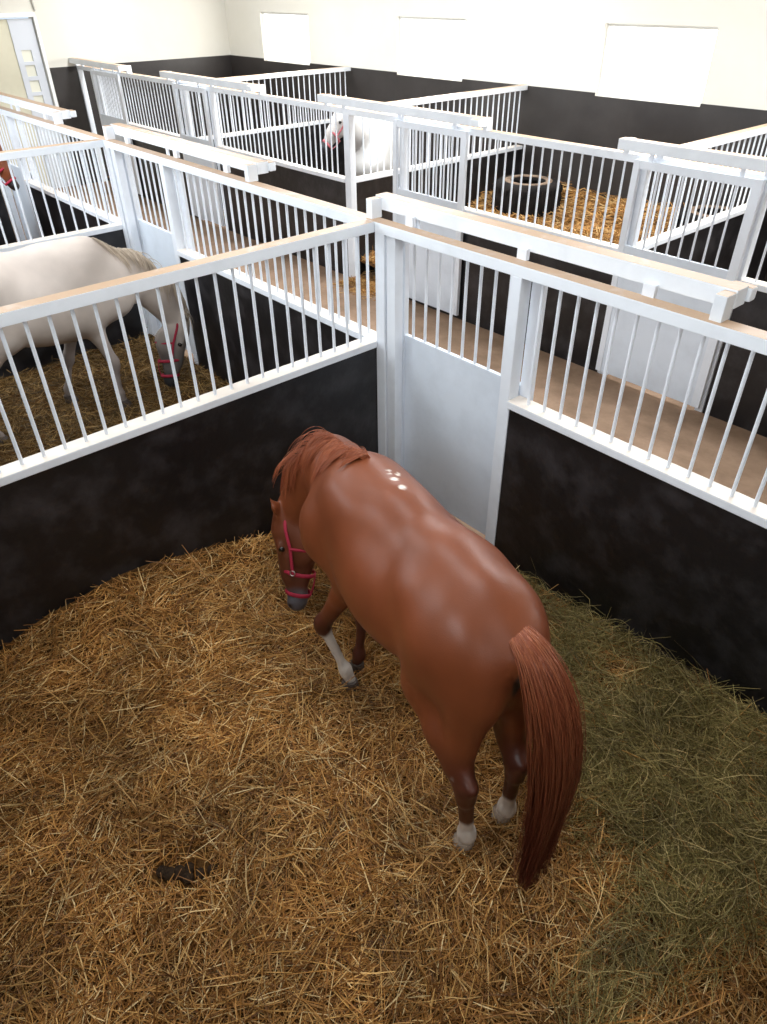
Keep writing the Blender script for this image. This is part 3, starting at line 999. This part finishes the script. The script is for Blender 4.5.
# near stall
HOLE = [(1.87, -2.87, .10), (1.80, -2.98, .07), (1.95, -2.80, .06), (1.92, -2.90, .05)]
def h_near(x, y):
    prof = np.interp(y, [-4.3, -3.1, -2.76, -2.42, -2.08, -1.7, -1.38, -1.14, -.6, 0], [.10, .20, .31, .35, .31, .25, .18, .09, .05, .04])
    h = .035 + (prof - .03) * np.exp(-np.maximum(x, 0) / .42)
    h = h + .07 * np.exp(np.minimum(y, 0) / .35) * np.clip((x - 1.9) / .8, 0, 1)
    h = h + .045 * (vnoise(x, y, 2.2, 3) - .5) + .03 * (vnoise(x, y, 6, 4) - .5)
    for hx, hy, r in HOLE:
        h = h - .055 * np.exp(-((x - hx) ** 2 + (y - hy) ** 2) / (r * r))
    for fx, fy in FEET:
        w = np.exp(-((x - fx) ** 2 + (y - fy) ** 2) / .012)
        h = h * (1 - w) + .045 * w
    return np.maximum(h, .004)
CL = Vector((-CH.y, CH.x, 0))
FEET = []
for k in ('FL', 'FR', 'HL', 'HR'):
    q = CHEST[k][-1]; w_ = CO + CH * q[0] + CL * q[1]
    FEET.append((w_.x, w_.y))
def haymask(x, y):
    """1 where the green hay lies: along the right front panel"""
    a = x - 1.75 + .35 * (y + .3) * -.2
    edge = np.interp(x, [1.6, 2.0, 2.25, 2.84, 3.2, 3.5, 3.9, 4.3], [-.02, -.15, -.32, -.95, -1.55, -1.5, -1.0, -.8])
    return np.clip((y - edge) / .80 + .45 + (vnoise(x, y, 3.0, 9) - .5) * 1.6, 0, 1)

sheet = height_sheet('straw_bedding', .002, 4.27, -4.27, -.002, h_near, .03, BEDM)
tag(sheet, 'golden straw bedding covering the floor of the near stall', 'straw', kind='stuff')
n = 80000
X = nrs.uniform(.03, 4.25, n); Y = nrs.uniform(-4.2, -.03, n)
dep = np.zeros(n)
for hx, hy, r in HOLE: dep = np.maximum(dep, np.exp(-((X - hx) ** 2 + (Y - hy) ** 2) / (r * r * 1.7)))
keep = (nrs.rand(n) > dep * .97) & (nrs.rand(n) > haymask(X, Y) * .5)
keep &= ((X - 3.82) ** 2 + (Y + 3.28) ** 2 < 16) | (nrs.rand(n) < .5)
X, Y = X[keep], Y[keep]; n = len(X)
flow = vnoise(X, Y, 1.6, 21) * 2 * PI * 1.3
yaw = np.where(nrs.rand(n) < .28, flow + nrs.normal(0, .5, n), nrs.rand(n) * 2 * PI)
L_ = np.clip(nrs.lognormal(math.log(.118), .5, n), .04, .34)
W_ = np.clip(nrs.normal(.0051, .0015, n), .0024, .009)
pit = nrs.normal(0, .20, n)
Zb = h_near(X, Y) + nrs.exponential(.009, n) + np.abs(np.sin(pit)) * L_ * .5 * .8
# keep stalks inside the walls
m_ = L_ * .5
X = np.clip(X, m_ * np.abs(np.cos(yaw)) + .01, 4.26 - m_ * np.abs(np.cos(yaw)))
Y = np.clip(Y, -4.24 + m_ * np.abs(np.sin(yaw)), -.012 - m_ * np.abs(np.sin(yaw)))
blades('stalks', X, Y, Zb, yaw, pit, L_, W_, nrs.normal(0, .10, n), STRAW, sheet)
# stalks sticking up against the panels
n = 420
t = nrs.rand(n)
left = nrs.rand(n) < .6
X = np.where(left, nrs.uniform(.02, .14, n), nrs.uniform(1.9, 4.2, n)); Y = np.where(left, nrs.uniform(-3.3, -.5, n), -nrs.uniform(.03, .14, n))
pit = nrs.uniform(.3, 1.2, n); L_ = nrs.uniform(.04, .13, n); yaw = nrs.rand(n) * 2 * PI
X = np.maximum(X, np.cos(pit) * L_ * .5 + .01); Y = np.minimum(Y, -np.cos(pit) * L_ * .5 - .01)
blades('stalks', X, Y, h_near(X, Y) + np.sin(pit) * L_ * .42, yaw, pit, L_, np.full(n, .0038), nrs.normal(0, .3, n), STRAW, sheet)

# hay
n = 50000
X = nrs.uniform(1.6, 4.22, n); Y = nrs.uniform(-2.3, -.03, n)
mk = haymask(X, Y)
keep = nrs.rand(n) < mk ** 1.2
keep &= nrs.rand(n) < (.18 + 1.05 * vnoise(X, Y, 2.6, 40))
X, Y = X[keep], Y[keep]; n = len(X)
flow = vnoise(X, Y, 2.4, 33) * 2 * PI * 1.6
yaw = np.where(nrs.rand(n) < .6, flow + nrs.normal(0, .45, n), nrs.rand(n) * 2 * PI)
L_ = np.clip(nrs.lognormal(math.log(.16), .45, n), .06, .40)
pit = nrs.normal(0, .24, n)
m_ = L_ * .5
X = np.clip(X, 1.3, 4.10 - m_ * np.abs(np.cos(yaw))); Y = np.minimum(Y, -.012 - m_ * np.abs(np.sin(yaw)))
Zb = h_near(X, Y) + .012 + nrs.exponential(.016, n) + .03 * vnoise(X, Y, 4, 50) + np.abs(np.sin(pit)) * m_ * .7
tag(blades('hay', X, Y, Zb, yaw, pit, L_, np.clip(nrs.normal(.0032, .0008, n), .0017, .0055), nrs.normal(0, .35, n), HAY, None, 4),
    'green hay spread along the right front panel beside the horse tail', 'hay', kind='stuff')

# the other stalls and a spill on the aisle
def bed(x0, x1, y0, y1, hf, n, label, W=.007, Lm=.10, m=STRAW, zs=.012):
    sh = height_sheet('straw_bedding', x0, x1, y0, y1, hf, .06, BEDM)
    tag(sh, label, 'straw', kind='stuff')
    X = nrs.uniform(x0 + .03, x1 - .03, n); Y = nrs.uniform(y0 + .03, y1 - .03, n)
    yaw = nrs.rand(n) * 2 * PI; pit = nrs.normal(0, .25, n)
    L_ = np.clip(nrs.lognormal(math.log(Lm), .4, n), .04, .26)
    X = np.clip(X, x0 + .01 + L_ / 2 * np.abs(np.cos(yaw)), x1 - .01 - L_ / 2 * np.abs(np.cos(yaw)))
    Y = np.clip(Y, y0 + .01 + L_ / 2 * np.abs(np.sin(yaw)), y1 - .01 - L_ / 2 * np.abs(np.sin(yaw)))
    blades('stalks', X, Y, hf(X, Y) + nrs.exponential(zs, n) + np.abs(np.sin(pit)) * L_ * .35, yaw, pit, L_, nrs.uniform(W * .6, W * 1.3, n), nrs.normal(0, .15, n), m, sh)
hz = lambda x, y: .045 + .05 * vnoise(x, y, 2.0, 60) + .02 * vnoise(x, y, 7, 61)
STRAW2 = blades_mat('bright_straw', [(0, (.20, .085, .018)), (.3, (.42, .20, .05)), (.7, (.62, .34, .10)), (1, (.80, .54, .24))])
MIX = blades_mat('mixed_bedding', [(0, (.06, .035, .010)), (.4, (.17, .10, .03)), (.75, (.30, .17, .05)), (1, (.46, .28, .10))])
bed(-4.27, -.104, -4.27, -.002, hz, 26000, 'straw and hay bedding under the grazing cream-white horse', .006, .11, MIX)
bed(-8.65, -4.484, -4.27, -.002, hz, 3500, 'straw bedding of the stall at the left photo edge', .009)
def h_opp(x, y):
    t_ = np.clip((y - 3.6) / 3.3, 0, 1)
    e_ = np.clip(1 - np.abs(x + 2.2) / 2.3, 0, 1)
    return .12 + .62 * t_ ** 1.1 + .14 * vnoise(x, y, 2.2, 70) + .05 * vnoise(x, y, 7, 71)
bed(-4.32, -.062, AY + .10, YF - .022, h_opp, 17000, 'deep golden straw heaped in the stall with the black tyre', .011, .12, STRAW2, .02)
bed(-8.70, -4.442, AY + .10, YF - .022, hz, 4500, 'straw bedding under the white horse across the aisle', .010, .12, STRAW2)
bed(-13.1, -8.822, AY + .10, YF - .022, hz, 2500, 'straw bedding of the farthest stall by the end wall', .011, .12, STRAW2)
bed(.062, 4.3, AY + .10, YF - .022, hz, 3500, 'straw bedding of the stall at the right photo edge', .010, .12, STRAW2)
n = 1500
X = np.clip(nrs.normal(-3.85, .30, n), -4.3, -3.2); Y = np.minimum(nrs.normal(3.22, .16, n), 3.9)
ok = (Y > 2.7); X, Y = X[ok], Y[ok]; n = len(X)
tag(blades('straw_spill', X, Y, .006 + nrs.exponential(.008, n) + np.clip((Y - 3.38) * .25, 0, .1), nrs.rand(n) * 2 * PI, nrs.normal(0, .15, n), nrs.uniform(.04, .14, n), nrs.uniform(.006, .012, n), nrs.normal(0, .2, n), STRAW2),
    'straw spilled through the open stall doorway onto the aisle', 'straw', kind='stuff')
# droppings showing in the hole of the bedding
DR = mat('dropping_brown', (.022, .012, .006), .85, .2, noise=(30, 4, (.05, .028, .012), .4, .7))
def dropping(x, y, r, lab):
    bm = bmesh.new(); bmesh.ops.create_icosphere(bm, subdivisions=3, radius=r)
    R = random.Random(int(x * 1000))
    for v in bm.verts:
        v.co *= 1 + R.uniform(-.05, .05); v.co.z *= .75; v.co.x *= 1.15
    bm.verts.index_update(); mb = MB()
    z = float(h_near(np.array([x]), np.array([y]))[0]) + r * .45
    mb.add([v.co[:] for v in bm.verts], [[v.index for v in f.verts] for f in bm.faces], True); bm.free()
    o = mb.build('dropping', DR); o.location = (x, y, z)
    tag(o, 'dark horse dropping in the hollow of the near straw', 'dropping', 'droppings in the straw hollow')
for i, (x, y) in enumerate([(1.87, -2.87), (1.905, -2.90), (1.86, -2.92), (1.93, -2.845), (1.80, -2.98), (1.835, -2.955), (1.955, -2.79)]):
    dropping(x, y, .026 + .004 * (i % 3), '')
# ------------------------------------------------------------------ the other animals
GREY = dict(
    mat=greyM, hoofmat=hoofD, coat=(.58, .50, .445), leg=(.30, .25, .225), muzzle=(.02, .018, .018), face=(.085, .072, .066),
    wx=.58, bend=0, res=.016, scale=1.08, socks={},
    FL=((.36, .21, .47), (.28, .23, .18), (.27, .23, .05)),
    FR=((.62, -.19, .47), (.60, -.21, .18), (.61, -.215, .05)),
    HL=((-.24, .19, .93), (-.72, .15, .60), (-.74, .15, .19), (-.71, .15, .05)),
    HR=((-.20, -.19, .93), (-.58, -.13, .60), (-.52, -.12, .19), (-.47, -.12, .05)),
    neck=((.68, .0, 1.20), (1.0, .0, 1.14), (1.24, -.03, .90), (1.34, -.06, .62)),
    nose=(1.13, -.15, .065), front=(1, -.2, .2),
)
gr, GI = horse('horse', (-2.95, -1.70, .03), PI / 2, 'cream-white horse grazing head down behind the near left bars', GREY)
halter(gr, GI, halM)
hairW = hair_mat('pale_hair', (.42, .34, .26), (.66, .56, .45), .5)
WHITEH = dict(
    mat=greyM, hoofmat=hoofD, coat=(.80, .78, .75), leg=(.62, .60, .58), muzzle=(.035, .035, .042), face=(.42, .38, .36),
    wx=.58, bend=0, res=.02, scale=1.13, socks={},
    FL=((.56, .15, .47), (.55, .15, .18), (.57, .15, .05)), FR=((.56, -.15, .47), (.55, -.15, .18), (.57, -.15, .05)),
    HL=((-.24, .19, .93), (-.72, .15, .60), (-.70, .15, .19), (-.67, .15, .05)), HR=((-.24, -.19, .93), (-.72, -.15, .60), (-.70, -.15, .19), (-.67, -.15, .05)),
    neck=((.62, .0, 1.26), (.88, -.04, 1.46), (1.02, -.10, 1.62), (1.08, -.15, 1.74)), neckr=(.27, .20, .15, .115),
    nose=(1.30, -.44, 1.26), front=(.5, -.4, .7),
)
wh, WI = horse('horse', (-5.95, 5.30, .06), math.radians(-58), 'bright white horse looking through the bars across the aisle', WHITEH)
halter(wh, WI, mat('halter_pink', (.45, .12, .14), .6, .3), False)
DIST = dict(
    mat=coatM, hoofmat=hoofD, coat=(.34, .10, .04), leg=(.12, .035, .02), muzzle=(.02, .013, .013), face=(.20, .055, .022),
    wx=.58, bend=0, res=.022, scale=1.05, socks={},
    FL=WHITEH['FL'], FR=WHITEH['FR'], HL=WHITEH['HL'], HR=WHITEH['HR'],
    neck=((.64, .0, 1.26), (.94, .0, 1.48), (1.12, .0, 1.68), (1.20, .0, 1.85)), neckr=(.27, .20, .15, .115),
    nose=(1.39, .0, 1.34), front=(.8, 0, .5),
)
ds, DI = horse('horse', (-7.29, -1.54, .08), math.radians(48), 'distant chestnut horse, only its head showing at the left photo edge', DIST)
halter(ds, DI, halM, False)

def crest_mane(root, I, S, side, n, ln, m, r0, tip, seed=1, k0=.0, clumps=60, k1=.95, wild=.06):
    """hair rooted on the crest of the neck, falling in locks to one side; side=+1 left, -1 right"""
    from mathutils.bvhtree import BVHTree
    body = [c_ for c_ in root.children if c_.name.startswith('body')][0]
    me = body.data
    co = np.zeros(len(me.vertices) * 3, np.float32); me.vertices.foreach_get('co', co); co = co.reshape(-1, 3)
    bvh = BVHTree.FromPolygons([Vector(q) for q in co], [tuple(p.vertices) for p in me.polygons])
    R = random.Random(seed)
    W0 = np.array(I['B'](.52, 0, 1.38))
    pts = [W0] + [np.array(q) for q in S['neck'][1:]]
    pts[0] = pts[0] * .6 + np.array(S['neck'][0]) * .4
    cl = spline(pts, 60)
    CL_ = [(k0 + (k1 - k0) * (i + R.random()) / clumps, R.uniform(.45, 1.15), R.uniform(-.3, .3), R.uniform(.003, .014), R.uniform(0, 6.28)) for i in range(clumps)]
    paths = []
    for i in range(n):
        cu, clen, cslip, clift, cph = CL_[R.randrange(clumps)]
        u0 = min(.97, max(0, cu + R.gauss(0, .016)))
        L = ln * clen * R.uniform(.7, 1.0) * (.35 + .65 * math.sin(PI * min(.9, .10 + cu)))
        x = u0 * 59; k = min(int(x), 58); f = x - k
        c_ = cl[k] * (1 - f) + cl[k + 1] * f
        t = cl[k + 1] - cl[k]; t /= np.linalg.norm(t)
        sd = np.cross(np.array((0, 0, 1.0)), t); sd /= np.linalg.norm(sd)
        up = np.cross(t, sd)
        th0 = R.uniform(-.10, .12) * side
        dr = up * math.cos(th0) + sd * math.sin(th0)
        h_ = bvh.ray_cast(Vector(c_ + dr * .6), Vector(-dr))
        if h_[0] is None: continue
        p = h_[0].copy() - Vector(dr) * .004
        w_ = R.random() < wild
        lift = clift + R.uniform(0, .006)
        d = Vector(dr) * (R.uniform(.9, 1.6) if w_ else .55) + Vector(sd) * side * .8 + Vector(t) * (cslip * .5)
        d.normalize()
        p_ = [np.array(p)]
        st = L / 12
        tc_ = Vector(cl[min(59, int(cu * 59))]) - Vector(c_)
        for j in range(12):
            g = Vector((0, 0, -1)) + Vector(t) * (cslip * .5) + tc_ * (3.0 * j / 12) + Vector(sd) * side * .25
            d = (d * (.62 if not w_ else .8) + g.normalized() * (.38 if not w_ else .2)).normalized()
            q = p + d * st
            nr = bvh.find_nearest(q)
            if nr[0] is not None:
                dist = (q - nr[0]).dot(nr[1])
                if dist < lift:
                    q = nr[0] + nr[1] * lift
            d = (q - p).normalized()
            p = q
            p_.append(np.array(p))
        paths.append(p_)
    return strands('mane', None, paths, r0, m, root, tip)
crest_mane(ch, CI, CHEST, 1, 1700, .30, hairC, .0015, (.95, .9, .9), 5, .0, 34, .66, .09)
crest_mane(gr, GI, GREY, -1, 700, .30, hairW, .003, (.9, .85, .8), 6, .1, 40, .93, .01)
hairP = hair_mat('white_hair', (.66, .64, .60), (.82, .80, .77), .5)
crest_mane(wh, WI, WHITEH, -1, 260, .30, hairP, .006, (.9, .9, .9), 7, .1)
crest_mane(ds, DI, DIST, 1, 200, .25, hairC, .006, (.8, .8, .8), 8, .1)
tail(gr, [(-.58, 0, 1.36), (-.70, 0, 1.32), (-.80, 0, 1.15), (-.84, 0, .9), (-.85, 0, .6), (-.85, 0, .3)], .09, 260, .006, hairW, (.8, .8, .8), 9)
tail(wh, [(-.58, 0, 1.36), (-.70, 0, 1.32), (-.80, 0, 1.15), (-.84, 0, .9), (-.85, 0, .6), (-.85, 0, .3)], .09, 200, .007, hairW, (.8, .8, .8), 10)
tail(ds, [(-.58, 0, 1.36), (-.70, 0, 1.32), (-.80, 0, 1.15), (-.84, 0, .9), (-.85, 0, .6), (-.85, 0, .3)], .09, 160, .008, hairC, (.6, .6, .6), 12)

# ------------------------------------------------------------------ feed tyres in the straw stall
RUB = mat('tyre_rubber', (.007, .006, .006), .8, .15, noise=(8, 5, (.018, .014, .012), .4, .7), bump=(40, .2))
RIMD = mat('dusty_tyre_bead', (.24, .17, .12), .85, .2, noise=(10, 5, (.10, .07, .05), .4, .65))
def tyre(x, y, z, r, h, label):
    root = empty('tyre', (x, y, z), .3, label, 'tyre')
    prof = []
    for i in range(17):
        a = -PI / 2 + PI * i / 16
        prof.append((r - .10 + .10 * math.cos(a) ** .6 if math.cos(a) > 0 else r - .10, h / 2 + (h / 2) * math.sin(a)))
    inner = [(r - .16, h), (r - .26, h - .02), (r - .27, h - .06), (r - .14, h - .12), (r - .12, h / 2), (r - .14, .12), (r - .27, .06), (r - .26, .02), (r - .16, 0), prof[0]]
    mb = MB(); mb.lathe(prof + inner, 44)
    for k in range(36):
        a = 2 * PI * k / 36
        for zz in (.22, .5, .78):
            c, s = math.cos(a + zz * .12), math.sin(a + zz * .12)
            rr = r + .002
            mb.tube([(c * (rr - .012), s * (rr - .012), h * (zz - .09)), (c * rr, s * rr, h * zz), (c * (rr - .012), s * (rr - .012), h * (zz + .09))], .016, 5)
    mb.build('carcass', RUB, root)
    MB().ring((0, 0, h - .004), (1, 0, 0), (0, 1, 0), r - .20, r - .20, .055, 44, 8, (1, .28)).build('bead', RIMD, root)
    return root
tyre(-3.50, 6.12, .60, .52, .46, 'large black tyre lying on the straw across the aisle')
tyre(-.60, 6.36, .50, .48, .58, 'black tyre with dusty rim in the right back corner of the straw stall')
